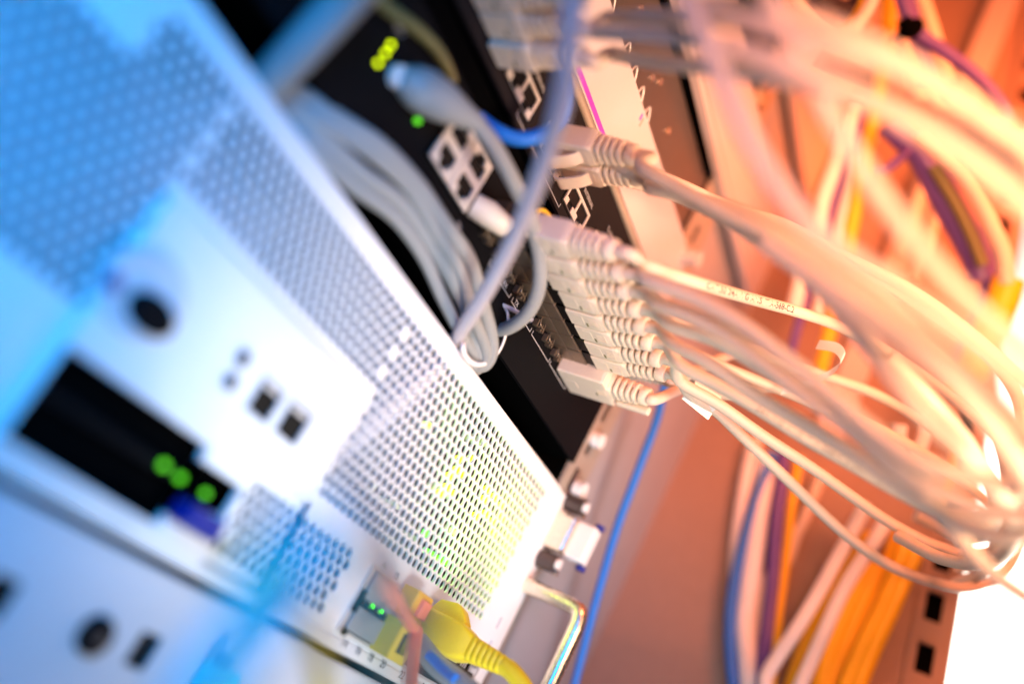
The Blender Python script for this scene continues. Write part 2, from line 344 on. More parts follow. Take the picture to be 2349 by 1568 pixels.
# round lock set in a shallow dish
lc = on_y(330, 672, -.6)
prof = [(3.0, -.58), (2.9, -.80), (2.6, -.82), (1.9, -.62)]
mb = MB(); mb.rings([[Vector((lc.x + r * math.cos(t), y, lc.z + .8 * r * math.sin(t))) for t in [2 * math.pi * k / 36 for k in range(36)]] for r, y in prof], smooth=True, cap0=False)
lk = mb.build('key_lock', GREYW, srv)
c2 = on_y(350, 722, -.9)
mb = MB(); mb.rings([[Vector((c2.x + r * 1.0 * math.cos(t), y, c2.z + r * .62 * math.sin(t))) for t in [2 * math.pi * k / 30 for k in range(30)]] for r, y in ((1.75, -.63), (1.7, -1.0), (1.3, -1.15))]); mb.build('lock_barrel', BLACK, lk)
c3 = on_y(258, 645, -.9); MB().disc((c3.x, -1.0, c3.z), 'y', .5, .4, 18).build('lock_pin', PINM, lk)
# printed outline by the ports
mb = MB()
for a in ((-18.9, -10.2, -10.1, -10.04), (-10.2, -10.14, -14.0, -10.04)): mb.box(a[0], a[1], -.57, -.56, a[2], a[3])
mb.build('printed_outline', GREYW, srv)
# fibre port block
blk = MB(); plate(blk, 3.9, 30.6, -21.7, -16.1, -.3, 1.2, [(4.4, 13.2, -18.75, -16.35), (4.4, 13.2, -21.45, -19.25), (13.4, 30.3, -21.45, -16.35)], back=False)
blk = blk.build('port_block', STEEL, srv, bevel=.05)
MB().box(4.0, 30.4, .4, .8, -21.6, -16.2).build('socket_back', PITCH, blk)
for z0, z1 in ((-18.65, -16.45), (-21.35, -19.35)):
    MB().box(4.55, 13.1, -.55, .3, z0, z1).build('dust_cover', COVER, blk, bevel=.12)
mb = MB(); mb.box(4.1, 14, -.42, -.31, -19.25, -18.8); mb.box(4.0, 4.5, -.6, -.31, -19.9, -18.1); mb.disc((4.7, -.5, -21.5), 'y', .35, .2, 14); mb.build('divider_bar', BLACK, blk)
for px, py in ((853, 1390), (874, 1402)):
    p = on_y(px, py, -.44); MB().box(p.x - .2, p.x + .2, -.47, -.425, p.z - .13, p.z + .13).build('link_led', LEDG, blk)
mb = MB()
for k in range(7):
    x = 15.0 + 2.2 * k
    for z in (-20.9, -18.4): mb.box(x, x + 1.9, -.2, .3, z, z + 1.95)
mb.build('jack_row', JACK, blk, bevel=.08)
mb = MB()
for k in range(7):
    for q in range(3): mb.box(15.25 + 2.2 * k + .5 * q, 15.45 + 2.2 * k + .5 * q, -.26, -.21, -18.95, -17.8)
mb.build('contact_fingers', STEEL, blk)
for i, (x, s_) in enumerate([(5.5, '14'), (7.85, '16'), (10.1, '18'), (12.5, '20'), (16.4, '22'), (21.2, '26')]):
    text(s_, srv, x, -.14, -22.6, .95, INK)
text('13', srv, 5.3, -.02, -15.85, .8, INK); text('15', srv, 7.9, -.02, -15.85, .8, INK)
# right ear with slots, captive screws and chrome handle
mb = MB(); plate(mb, 29.52, 33.3, -24, 1.9, .02, .34, [(30.2, 30.75, -13.9, -12.7), (30.6, 31.15, -16.2, -15.1)])
ear = mb.build('mounting_ear', WHITE, srv, bevel=.08)
def captive(z):
    mb = MB(); mb.disc((32.3, .0, z), 'y', 1.0, -2.1, 22); c = mb.build('bracket_clip', DARKMET, srv, bevel=.25)
    MB().disc((32.0, -2.2, z + .1), 'y', .55, -.4, 18).build('clip_stud', WHITE, c)
    MB().disc((32.9, -1.9, z - .7), 'y', .3, -.5, 14).build('clip_rivet', CHROME, c)
mb = MB(); mb.box(32.2, 34.1, -4.5, -2.2, -3.9, .2); lb = mb.build('latch_block', WHITE, srv, bevel=.25)
MB().box(31.2, 33.0, -2.4, .02, -4.0, .2).build('latch_neck', CHROME, lb, bevel=.3)
for z in (.55, -4.3): MB().disc((33.6, -4.2, z - .25), 'z', .55, .5, 18).build('latch_pin', PINM, lb)
captive(1.6); captive(-5.2)
mb = MB(); mb.disc((32.2, -.1, 3.4), 'y', .9, -1.2, 20); mb.build('thumb_screw', WHITE, srv, bevel=.15)
hp = [Vector((32.2, 0, -8.4)), Vector((32.2, -3.0, -8.4)), Vector((32.2, -5.6, -8.4)), Vector((32.2, -6.7, -8.75)), Vector((32.2, -7.05, -9.9)), Vector((32.2, -7.1, -12)), Vector((32.2, -7.1, -20)), Vector((32.2, -7.05, -21.6)), Vector((32.2, -6.4, -22.6)), Vector((32.2, -5, -22.8)), Vector((32.2, 0, -22.8))]
MB().tube(spline(hp, 6), .85, 18).build('carry_handle', CHROME, srv)

# ================================================================== lower pale server
low = thing('lower_server', 'pale smooth server below the perforated one, with dark square ports', 'server', (-10, 0, -48))
lh = [(-26.4, -24.3, -29.6, -27.4), (-14.5, -12.5, -29.4, -27.2), (-5.9, -3.9, -29.6, -27.5), (-37, -33, -31, -27)]
mb = MB(); plate(mb, X0, 33, -48, -23.75, .05, .5, lh); lf = mb.build('front_panel', GREYW, low, bevel=.08)
for h in lh: MB().box(h[0] + .02, h[1] - .02, .2, 2.5, h[2] + .02, h[3] - .02).build('network_port', JACK, low)
MB().box(X0, 29, .55, 60, -48, -24).build('chassis', PITCH, low)
p = on_y(205, 1450, 0); mb = MB(); mb.disc((p.x + .3, .04, p.z), 'y', 1.15, -.5, 24); k_ = mb.build('round_connector', BLACK, low, bevel=.2)
MB().disc((p.x + .3, -.47, p.z), 'y', .5, -.25, 16).build('connector_core', DARKMET, k_)
MB().box(X0, 33, -.1, .04, -24.25, -23.9).build('top_lip', GREYW, low)

# ================================================================== lower network switch (LED row, stacked jacks, transceiver cages)
sw = thing('network_switch', 'black network switch with lit yellow LEDs and beige plugs in transceivers', 'switch', (-5, 0, 5))
S1h = [(-16.5, -9.5, 9.3, 14.1)] + [(2.75 * k - 8.4 + .0, 2.75 * k - 8.4 + 2.6, 10.85, 13.4) for k in range(10)]
mb = MB(); plate(mb, X0, 29.3, 5.1, 15.9, .0, .4, [S1h[0]]); mb.build('front_panel', BLACK, sw, bevel=.06)
MB().box(X0, 29.0, .45, 80, 5.15, 15.85).build('chassis', PITCH, sw)
for i, (px, py) in enumerate(((897, 103), (885, 122), (868, 145))):
    p = on_y(px, py, -.1); MB().disc((p.x, -.02, p.z), 'y', .17, -.15, 14).build('status_led', LEDY, sw)
for px, py in ((962, 278),): p = on_y(px, py, -.3); MB().disc(p, 'y', .2, .3, 14).build('status_led', LEDD, sw)
def stacked(x0, x1, z0, z1):
    zm = (z0 + z1) / 2; hs = []
    hh = [(x0 + .55, x1 - .55, z0 + .75, zm - .35), (x0 + .55, x1 - .55, zm + .35, z1 - .75)]
    mb = MB(); plate(mb, x0, x1, z0, z1, -.55, -.40, hh + [(x0 + 1.05, x1 - 1.05, z0 + .2, z0 + .75), (x0 + 1.05, x1 - 1.05, z1 - .75, z1 - .2)])
    j = mb.build('stacked_jack', STEEL, sw, bevel=.05)
    MB().box(x0 + .05, x1 - .05, -.39, .32, z0 + .05, z1 - .05).build('jack_socket', JACK, j)
stacked(-16.4, -13.1, 9.4, 14.0); stacked(-12.95, -9.6, 9.4, 14.0)
for x, z, s_ in ((-26.8, 13.2, '1000'), (-26.4, 12.2, 'LINK'), (-9.2, 8.4, 'TX'), (-2.4, 9.35, 'TX'), (.4, 9.35, 'RX'), (3.4, 9.35, 'TX'), (6.2, 9.35, 'RX')):
    if s_ in ('1000', 'LINK'): continue
    text(s_, sw, x, -.03, z, .62, PRINT)
mb = MB()
for x in (-2.9, 2.9, 8.6, 14.2):
    mb.box(x, x + 5.2, -.025, -.015, 9.15, 9.22); mb.box(x, x + .07, -.025, -.015, 9.25, 9.6); mb.box(x + 5.2, x + 5.27, -.025, -.015, 9.15, 9.6)
for k in range(9): mb.box(-27.3 + .35 * k, -27.1 + .35 * k, -.025, -.015, 12.6 + .1 * (k % 3), 13.0 + .2 * (k % 2))
mb.build('printed_lines', PRINT, sw)
MB().box(X0, 29, 1.0, 80, 16.1, 18.7).build('spacer_plate', PITCH, sw)

# ================================================================== upper network switch with INTERNAL and EXTERNAL jacks
s2 = thing('security_appliance', 'charcoal appliance above the switch, with nickel framed jacks marked INTERNAL', 'appliance', (0, 0, 19))
jk = [(-13.7, 20.05, True), (-5.9, 20.05, False), (2.0, 20.05, True), (9.8, 20.05, True)]
mb = MB(); plate(mb, X0, 29.3, 18.8, 26.6, .0, .4, [(x - .25, x + 5.6, 19.8, 22.65) for x, z, v in jk]); mb.build('front_panel', CHAR, s2, bevel=.06)
MB().box(X0, 29.0, .45, 80, 18.9, 26.5).build('chassis', PITCH, s2)
for x, z, v in jk:
    # nickel frame: two openings wide at the top, a latch notch below each
    hh = [(x + .3, x + 2.5, z + .65, z + 2.0), (x + 2.85, x + 5.05, z + .65, z + 2.0), (x + .85, x + 1.95, z - .001, z + .65), (x + 3.4, x + 4.5, z - .001, z + .65)]
    mb = MB(); plate(mb, x, x + 5.35, z, z + 2.3, -.18, -.06, hh); j = mb.build('jack_frame', STEEL, s2, bevel=.04)
    MB().box(x - .2, x + 5.55, -.05, .36, 19.85, 22.6).build('jack_socket', JACK, j)
text('INTERNAL', s2, -11.2, -.03, 23.1, .62, PRINT); text('TX', s2, -13.4, -.03, 23.2, .6, PRINT)
text('EXTERNAL', s2, -4.6, -.03, 22.9, .72, PRINT); text('To Network', s2, -3.7, -.03, 24.15, .98, PRINT)
text('INTERNAL', s2, 4.4, -.03, 23.0, .62, PRINT); text('EXTERNAL', s2, 12.0, -.03, 23.0, .62, PRINT); text('To Network', s2, 11.6, -.03, 23.9, .7, PRINT)
mb = MB()
for x in (-9.9, 5.4):
    mb.box(x, x + 5.5, -.025, -.015, 19.25, 19.33); mb.box(x, x + .07, -.025, -.015, 19.33, 19.8)
    mb.box(x + 6.4, x + 12, -.025, -.015, 19.15, 19.23); mb.box(x + 12, x + 12.07, -.025, -.015, 19.15, 19.6)
mb.build('printed_lines', PRINT, s2)

# ================================================================== cream unit with purple stripe, steel blank, white units above
cr = thing('cream_shelf_unit', 'cream fronted unit with a purple stripe along its lower edge', 'equipment', (0, 0, 27))
L = [[(x, .0, 26.75), (x, -.25, 26.85), (x, -.32, 27.1), (x, -.25, 27.4), (x, 0, 27.5), (x, .5, 27.5), (x, .5, 26.75)] for x in (X0, 29.3)]
MB().rings(L, smooth=True).build('rounded_strip', TAN, cr)
mb = MB(); plate(mb, X0, 32.0, 27.55, 35.2, -.3, .3); mb.build('front_panel', CREAM, cr, bevel=.12)
MB().box(X0, 5.2, -.325, -.303, 27.75, 28.35).build('purple_stripe', PURP, cr)
MB().box(X0, 29, .35, 70, 27.6, 35.1).build('chassis', PITCH, cr)
for k in range(8):
    x = -13 + 2.9 * k
    a = [Vector((x, .1, 35.2)), Vector((x + .15, .0, 36.3)), Vector((x + .5, 0, 36.55)), Vector((x + 1.2, .05, 35.9)), Vector((x + 1.7, .1, 35.2))]
    MB().tube(spline(a, 4), .11, 8).build('wire_clip', STEEL, cr)
MB().disc((30.3, -.3, 34.2), 'y', 1.0, -2.0, 22).build('thumb_knob', CREAM, cr, bevel=.25)
mb = MB(); mb.box(15.2, 15.5, -.34, -.305, 31.4, 34.6); mb.box(7, 7.2, -.34, -.305, 33.6, 34.6); mb.build('printed_mark', TAN, cr)
MB().box(6.4, 6.7, -.34, -.305, 34.0, 34.7).build('purple_mark', PURP, cr)

gb = thing('steel_blank_plate', 'dull brown steel blank plate with small rivets above the cream unit', 'blank plate', (0, 0, 35))
mb = MB(); plate(mb, X0, 29.5, 35.5, 44.8, 1.2, 1.5); mb.build('plate', SHEET, gb)
mb = MB()
for px, py in ((1512, 188), (1495, 178), (1530, 300), (1468, 20)):
    p = on_y(px, py, 1.2); mb.disc((p.x, 1.21, p.z), 'y', .38, -.25, 16)
mb.build('rivet', CHROME, gb, bevel=.1)

up = thing('white_upper_unit', 'blurred pale unit just above the steel blank plate', 'equipment', (10, 0, 45))
mb = MB(); plate(mb, X0, 58, 45.4, 57.0, -.6, .4); mb.build('front_panel', CREAM, up, bevel=.15)
MB().box(X0, 58, -.66, -.61, 46.6, 46.75).build('seam_line', TAN, up)
MB().box(X0, 29, .5, 70, 45.5, 56.9).build('chassis', PITCH, up)
up2 = thing('white_top_unit', 'blurred pale unit at the top of the rack, crossed by peach cords', 'equipment', (20, 0, 66))
mb = MB(); plate(mb, X0, 62, 67.5, 80.0, -.6, .4); mb.build('front_panel', CREAM, up2, bevel=.15)
MB().box(X0, 29, .5, 70, 67.6, 79.9).build('chassis', PITCH, up2)
gp = thing('dark_gap_plate', 'dark plate with bright screws between the two pale upper units', 'blank plate', (5, 1, 57))
mb = MB(); plate(mb, X0, 29.5, 57.3, 67.2, 1.2, 1.5); mb.build('plate', CHAR, gp)
for px, py in ((1752, 205), (1750, 232)):
    p = on_y(px, py, .4); MB().disc((p.x, .6, p.z), 'y', .9, -.8, 18).build('screw', CHROME, gp, bevel=.2)

# ================================================================== patch cords
def plug(t, x, y, z, latch=False, body=3.3, m=BEIGE, wide=1.26):
    """moulded plug whose nose meets y and whose body runs towards the viewer; z is its mid height"""
    hx, hz = wide, 1.12; L = []
    for yy, s_ in ((y, .93), (y - .08, 1), (y - body + .3, 1), (y - body, .97)): L.append(rrect(x, yy, z, hx * s_, hz * s_, .22))
    mb = MB(); mb.rings(L, smooth=False)
    b = mb.build('plug_body', m, t); hx = 1.26
    d = MB()
    for k in range(4): d.box(x - .55 + .3 * k - .05, x - .55 + .3 * k + .05, y - body + .25, y - body + 1.15, z - hz - .045, z - hz + .02)
    d.box(x - .75, x - .68, y - 1.55, y - .7, z - hz - .035, z - hz + .02); d.box(x - .72, x + .5, y - 1.62, y - 1.55, z - hz - .035, z - hz + .02)
    d.build('grip_ridge', m, b)
    MB().box(x + .25, x + .85, y - body + 1.35, y - body + 1.55, z - hz - .012, z - hz + .1).build('slot_shade_patch', OLIVE, b)  # thin dark patch, paints the shade of a moulded recess
    mb = MB(); y2 = y - body
    mb.rings([rrect(x, y2 - .02, z, hx * .97, hz * .97, .3), rrect(x, y2 - .35, z, hx * .93, hz * .95, .5)], smooth=True)
    for k in range(4):
        yy = y2 - .62 - .62 * k; s_ = .93 - .035 * k
        mb.rings([rrect(x, yy + .02, z, hx * s_ * .97, hz * s_ * .97, .65), rrect(x, yy - .07, z, hx * s_, hz * s_, .7), rrect(x, yy - .27, z, hx * s_, hz * s_, .7), rrect(x, yy - .34, z, hx * s_ * .97, hz * s_ * .97, .65)], smooth=True)
    yy = y2 - .62 * 5 - .05
    mb.rings([rrect(x, yy + .05, z, .86, .86, .8), rrect(x, yy - .1, z, .92, .92, .85), rrect(x, yy - .75, z, .88, .88, .82), rrect(x, yy - .85, z, .8, .8, .76)], smooth=True)
    for sx in (-1, 1): mb.box(x + sx * .62 - .14, x + sx * .62 + .14, yy, y2, z + .2, z + .75)
    mb.build('strain_relief', m, t)
    if latch:
        a = [Vector((x, y - 3.0, z - 1.0)), Vector((x, y - 2.2, z - 1.7)), Vector((x, y - 1.0, z - 2.2)), Vector((x, y - .2, z - 2.35)), Vector((x, y + .15, z - 1.9))]
        mb = MB(); P = spline(a, 5)
        for (p, q) in zip(P, P[1:]): mb.add([(p.x - .7, p.y, p.z), (p.x + .7, p.y, p.z), (q.x + .7, q.y, q.z), (q.x - .7, q.y, q.z), (p.x - .7, p.y, p.z + .2), (p.x + .7, p.y, p.z + .2), (q.x + .7, q.y, q.z + .2), (q.x - .7, q.y, q.z + .2)], [(0, 1, 2, 3), (4, 7, 6, 5), (0, 3, 7, 4), (1, 5, 6, 2)])
        mb.build('latch_guard', m, t)
        MB().box(x - .95, x + .95, y - .3, y + .9, z - .85, z + .85).build('connector_nose', CLEAR, t)
    return Vector((x, yy - .5, z))
def cord(t, P, m, r=.55, n=9):
    path = spline(P, n); MB().tube(path, r, 14).build('cord', m, t); return path

ways = {   # where each cord goes after it leaves its plug, and how far from the lens plane it ends: (px, py)
 0: ([(1580, 900), (1640, 940), (1697, 994), (1811, 1104), (1935, 1221), (2045, 1298), (2155, 1338), (2228, 1345), (2301, 1313), (2340, 1240), (2350, 1130), (2335, 1000)], 112),
 1: ([(1560, 874), (1650, 928), (1752, 1000), (1862, 1072), (1953, 1137), (2045, 1200), (2155, 1254), (2264, 1272), (2320, 1235), (2336, 1140), (2310, 1020)], 106),
 2: ([(1560, 836), (1640, 880), (1731, 932), (1841, 1000), (1951, 1062), (2060, 1125), (2170, 1180), (2270, 1190), (2330, 1120), (2330, 980)], 68),
 3: ([(1548, 790), (1622, 829), (1731, 904), (1841, 970), (1951, 1036), (2060, 1110), (2180, 1190), (2300, 1230), (2420, 1200)], 58),
 4: ([(1545, 748), (1640, 780), (1753, 845), (1841, 902), (1951, 980), (2040, 1062), (2150, 1170), (2260, 1300), (2400, 1400)], 60),
 5: ([(1515, 700), (1580, 722), (1665, 765), (1755, 833), (1850, 905), (1960, 985), (2080, 1080), (2230, 1160), (2400, 1190)], 56),
 6: ([(1490, 645), (1590, 680), (1690, 735), (1790, 808), (1900, 895), (2010, 990), (2140, 1070), (2400, 1130)], 56),
 7: ([(1480, 605), (1560, 635), (1650, 664), (1740, 690), (1830, 715), (1930, 750), (2040, 808), (2160, 890), (2280, 990), (2420, 1120)], 108),
}
def depth_of(p): return (p - EYE).dot(FWD)
def track(e, PX, d1, lead=1.6):
    """from the plug end e straight out, then along the given sightings while the distance changes evenly to d1"""
    s0 = e + Vector((0, -lead, 0)); d0 = depth_of(s0); n = len(PX)
    return [e + Vector((0, .6, 0)), e, s0] + [pt(px, py, d0 + (d1 - d0) * ((i + 1) / n) ** 1.1) for i, (px, py) in enumerate(PX)]
where = {0: 'rightmost of the row', 1: 'second from the right of the row', 2: 'third from the right of the row', 3: 'fourth from the right of the row', 4: 'fifth from the right of the row', 5: 'sixth from the right of the row', 6: 'second from the left of the row', 7: 'leftmost of the row'}
for k in range(8):
    x1 = 15.75 - 2.78 * k; x = x1 - 1.28; zc = 10.75 + 1.15
    tm = thing('transceiver_module', 'brown metal transceiver box in the switch, %s' % where[k], 'transceiver', (x, 0, zc), 'transceivers in the switch')
    mb = MB(); mb.box(x - 1.32, x + 1.32, -1.45, .02, 10.82, 13.35); mb.box(x - 1.32, x + 1.32, -2.95, -1.5, 10.82, 13.35); mb.box(x - 1.24, x + 1.24, -1.6, -1.4, 10.9, 13.3); mb.build('cage_shell', BRONZE, tm, bevel=.07)
    MB().box(x - 1.15, x + 1.15, -4.0, -2.9, 11.0, 13.1).build('gap_block', JACK, tm)  # plain black block filling the space between cage and plug
    mb = MB(); mb.tube(spline([Vector((x - .7, -.4, 10.78)), Vector((x - .7, -.55, 10.35)), Vector((x - .5, -.6, 10.2)), Vector((x + .2, -.6, 10.25)), Vector((x + .4, -.45, 10.78))], 4), .09, 8); mb.build('bail_latch', BRONZE, tm)
    mb = MB()
    for q in range(4): mb.box(x - 1.1 + .5 * q, x - .85 + .5 * q, -.5, -.02, 9.85 + .12 * (q % 2), 10.55 - .2 * (q % 2))
    mb.build('spring_finger', BRONZE, tm)
    pc = thing('patch_cable', 'beige patch cord with ribbed plug, %s in the transceivers' % where[k], 'cord', (x, -4, zc), 'beige cords in the switch')
    rj = random.Random(k + 3)
    e = plug(pc, x + rj.uniform(-.06, .06), -4.0 + rj.uniform(-.22, .1), zc + rj.uniform(-.07, .07))
    path = cord(pc, track(e, *ways[k]), CORD)
    if k == 7: cord_text('CAT.5E 24AWG ANSI/TIA-568-C.2', path, 13.0, .85, .55, INK, pc, .15)
    if k in (2, 4): cord_text('24AWG ANSI/TIA-568-C.2 24AWG ANSI/TIA-568-C.2', path, 12, .75, .55, TAN, pc)

# two cords in the appliance, their latch guards hanging below
AP = {0: ([(1470, 382), (1560, 432), (1660, 485), (1760, 535), (1880, 610), (1990, 690), (2110, 775), (2240, 880), (2400, 1040)], 54),
      1: ([(1490, 430), (1580, 449), (1680, 478), (1790, 525), (1910, 605), (2010, 685), (2130, 790), (2260, 900), (2400, 1060)], 56)}
for i, (x, lab) in enumerate(((-4.4, 'beige patch cord in the INTERNAL appliance, upper of two crossing plugs'), (-1.6, 'beige patch cord in the appliance, lower plug with open latch guard'))):
    pc = thing('patch_cable', lab, 'cord', (x, 0, 21.2), 'beige cords in the appliance')
    e = plug(pc, x + .2, -.9, 21.6, latch=True, body=3.6)
    path = cord(pc, track(e, *AP[i]), CORD)
    if i == 1: cord_text('FINHOD', path, 2.3, .62, .55, INK, pc, -.5)

# upper row of beige plugs at the left end of the appliance, cords sweeping right close to the lens
TP = [[(1400, 42, 68), (1520, 40, 61), (1656, 40, 55), (1784, 70, 51), (1900, 112, 49), (2030, 150, 48), (2180, 222, 47), (2380, 350, 46)],
      [(1400, 125, 72), (1491, 140, 67), (1620, 155, 61), (1748, 172, 57), (1930, 213, 54), (2060, 255, 52), (2170, 290, 51), (2260, 330, 50), (2400, 440, 49)],
      [(1330, -30, 64), (1480, -60, 60), (1700, -90, 58)], [(1300, -30, 62), (1400, -80, 60), (1500, -150, 58)]]
tl = ['beige cord from the top plugs, upper of the two sweeping peach cords', 'beige cord from the top plugs, lower of the two sweeping peach cords', 'beige cord plugged at the top edge and leaving upwards', 'beige cord leftmost among the fuzzy plugs at the top edge']
for i, x in enumerate((-16.2, -18.8, -21.4, -24.0)):
    pc = thing('patch_cable', tl[i], 'cord', (x, 0, 20.5), 'beige cords in the appliance')
    e = plug(pc, x, -.3, 20.9 if i else 20.4)
    j = [1, 0, 2, 3][i]
    pc['label'] = tl[j]
    cord(pc, [e, e + Vector((.4, -1.5, 0))] + [pt(*p) for p in TP[j]], CORD)

# dark plug low on the switch, at the right
pc = thing('patch_cable', 'brownish shaded patch cord plugged in below the transceiver row', 'cord', (18, 0, 9), 'beige cords in the switch')
e = plug(pc, 18.2, -.1, 10.6, body=5.2, wide=2.5)
MB().box(19.6, 20.4, -9.2, -5.6, 9.5, 10.3).build('loose_boot_tail', BEIGE, pc, bevel=.2)
cord(pc, [e, e + Vector((0, -1.0, 0)), pt(1580, 888, 98), pt(1660, 905, 99), pt(1760, 890, 100), pt(1850, 872, 101)], CORD)
pc = thing('patch_cable', 'shaded patch cord boot glimpsed behind the fan of beige cords', 'cord', (24, 0, 15), 'beige cords in the switch')
e = plug(pc, 21.2, -1.8, 14.5)
cord(pc, [e, e + Vector((0, -1.0, 0)), pt(1720, 800, 104), pt(1800, 850, 105), pt(1880, 900, 105)], CORD)

# grey cord with the thick plug near the LEDs; it loops back to the tied bundle
g = thing('grey_cable', 'grey cord with a thick pale plug beside the yellow LEDs, looping down', 'cord', (-20, 0, 11))
b0 = on_y(922, 178, -.6); d0 = pt(1095, 283, 69)
mb = MB(); P = [b0.lerp(d0, t) for t in [k / 12 for k in range(13)]]; mb.tube(P, [.8, 1.2, 1.45, 1.55, 1.55, 1.5, 1.45, 1.35, 1.2, 1.05, .9, .8, .7], 16); mb.build('plug_boot', GREYC, g)
MB().disc((b0.x, -.05, b0.z), 'y', .8, -.6, 20).build('plug_nose', CLEAR, g)
cord(g, [d0, pt(1130, 330, 70), pt(1172, 405, 72), pt(1215, 495, 75), pt(1237, 585, 78), pt(1236, 660, 80), pt(1210, 718, 82), pt(1165, 752, 84), pt(1120, 755, 86), pt(1080, 742, 89)], GREYC, .62)
g2 = thing('grey_cable', 'pale plug with short grey cord under the stacked jacks', 'cord', (-9, 0, 9))
a = on_y(1085, 470, -.2); MB().tube([a, pt(1120, 490, 76), pt(1160, 520, 77)], [1.0, 1.1, .9], 14).build('plug_boot', BEIGE, g2)
cord(g2, [pt(1158, 518, 77), pt(1215, 505, 79), pt(1240, 482, 81), pt(1262, 500, 83), pt(1275, 540, 85)], YELC, .22)

# bundle of grey cords in the gap between server and switch, tied at its loop
for i, (o, lab) in enumerate((((0, 0), 'uppermost of the grey cords bundled in the dark gap'), ((-19, 27), 'grey cord in the middle of the bundle in the dark gap'), ((-38, 54), 'grey cord at the front of the bundle, nearest the perforated server'), ((-54, 82), 'lowest grey cord in the bundle, half hidden by the server edge'))):
    t = thing('grey_cable', lab, 'cord', (-20, 1, 4), 'grey cords bundled in the gap')
    P = [(640, 205), (700, 222), (775, 262), (870, 335), (955, 420), (1020, 510), (1070, 600), (1105, 690), (1128, 765), (1125, 815), (1105, 838), (1075, 815), (1060, 780)]
    Q = []
    rb = random.Random(11 + i)
    for j, (px, py) in enumerate(P):
        s_ = (.75, .85, .95, 1, 1, 1, .95, .85, .7, .55, .45, .35, .3)[j]; wob = rb.uniform(-9, 9) if j < 9 else 0
        Q.append(on_y(px + o[0] * s_ - wob, py + o[1] * s_ * (1 if j < 9 else .3) + wob, (2, 1.3, .2, -.9, -1, -1, -1, -1, -.9, -.6, .2, 1.0, 2.0)[j] + (.5 * i if j > 2 else .2 * i) - .35 * (i % 2)))
    cord(t, Q, GREYC, (.62, .5, .66, .52)[i])
tie = thing('cable_tie', 'white cable tie round the end of the grey bundle', 'cable tie', (0, 0, 4))
P = [(1150, 700), (1165, 720), (1162, 760), (1148, 800), (1125, 828), (1095, 836), (1072, 822), (1062, 795), (1068, 770)]
MB().tube(spline([on_y(px, py, -.6 if 0 < j < 8 else .8) for j, (px, py) in enumerate(P)], 6), .22, 10, .5).build('strap', WCORD, tie)
MB().tube(spline([pt(1130, 692, 84), pt(1165, 705, 84), pt(1205, 725, 84), pt(1222, 735, 84)], 5), .28, 8, .4).build('tie_tail', LILAC, tie)

def loose(name, label, cat, P, m, r=.55, group=None, y=None, n=9):
    Q = [Vector(p) if isinstance(p, Vector) else pt(*p) for p in P]
    t = MB().tube(spline(Q, n), r, 14).build(name, m); return tag(t, label, cat, group)
loose('pale_cable', 'blurred pale lilac cord hanging in front of the appliance and switch', 'cord', [(1318, -60, 50), (1310, 60, 52), (1296, 190, 55), (1262, 330, 59), (1220, 450, 63), (1178, 550, 67), (1120, 660, 72), (1060, 755, 78), (1020, 810, 86)], LILAC, .62)
loose('blue_cable', 'blue cord arching over the fuzzy plugs and back behind the lilac cord', 'cord', [(1180, -40, 69), (1225, 25, 70), (1265, 75, 71), (1288, 130, 72), (1300, 210, 74), (1285, 280, 75), (1235, 312, 75), (1185, 318, 75), (1140, 300, 75), (1100, 270, 76)], BLUEC, .62)
loose('grey_cable', 'wide grey blurred cord rising from the gap at the top edge', 'cord', [on_y(560, 250, 3), on_y(620, 185, 1), on_y(700, 100, -1.5), on_y(790, 0, -3.5), on_y(850, -70, -5)], GREYC, 1.25)
loose('olive_cable', 'dim olive cord lying across the black switch at the top', 'cord', [on_y(840, -20, -.7), on_y(905, 30, -.7), on_y(960, 70, -.7), on_y(1010, 125, -.5), on_y(1040, 190, .5)], OLIVE, .45)

# fibres and plugs in the port block at the bottom
yp = thing('yellow_patch_cable', 'bright yellow patch cord plugged into the port block beside the handle', 'cord', (16, -1, -17))
yx, yz = 15.9, -17.7
mb = MB(); mb.rings([rrect(yx, y, yz, hx, hz, r) for y, hx, hz, r in ((-.5, 1.25, 1.45, .3), (-.7, 1.35, 1.55, .35), (-4.3, 1.35, 1.55, .4), (-5.0, 1.2, 1.35, .5), (-5.6, 1.05, 1.12, .6))], smooth=True); mb.build('plug_body', YELC, yp)
mb = MB(); mb.rings([rrect(yx, y, yz + 1.5 + dz, .75, hz, .28) for y, dz, hz in ((-.6, .1, .3), (-1.0, .45, .7), (-2.6, .6, .85), (-3.4, .45, .7), (-4.2, .0, .3))], smooth=True); mb.build('plug_lever', YELC, yp)
mb = MB()
for k in range(6):
    y = -5.6 - .55 * k; h_ = 1.05 - .05 * k
    mb.rings([rrect(yx, y, yz, h_ - .06, h_, .6), rrect(yx, y - .12, yz, h_, h_ + .05, .6), rrect(yx, y - .38, yz, h_, h_ + .04, .6), rrect(yx, y - .53, yz, h_ - .08, h_ - .04, .6)], smooth=True)
mb.build('strain_relief', YELC, yp)
ye = Vector((yx, -8.9, yz)); cord(yp, [ye, ye + Vector((0, -1.0, -.15)), ye + Vector((.2, -2.6, -.9)), ye + Vector((.5, -4.2, -2.4)), ye + Vector((.8, -5.6, -5.0)), ye + Vector((1.0, -6.4, -9.0))], YELC, .8)
ys = thing('fibre_connector', 'small yellow connector with a dark opening, low in the port block', 'connector', (13, -1, -20))
p = on_y(884, 1456, -.3)
mb = MB(); plate(mb, p.x - 1.5, p.x + 1.6, p.z - 1.55, p.z + 1.6, -2.2, -.3, [(p.x - .55, p.x + 1.1, p.z - .8, p.z + .95)]); mb.build('connector_body', YELC, ys, bevel=.15)
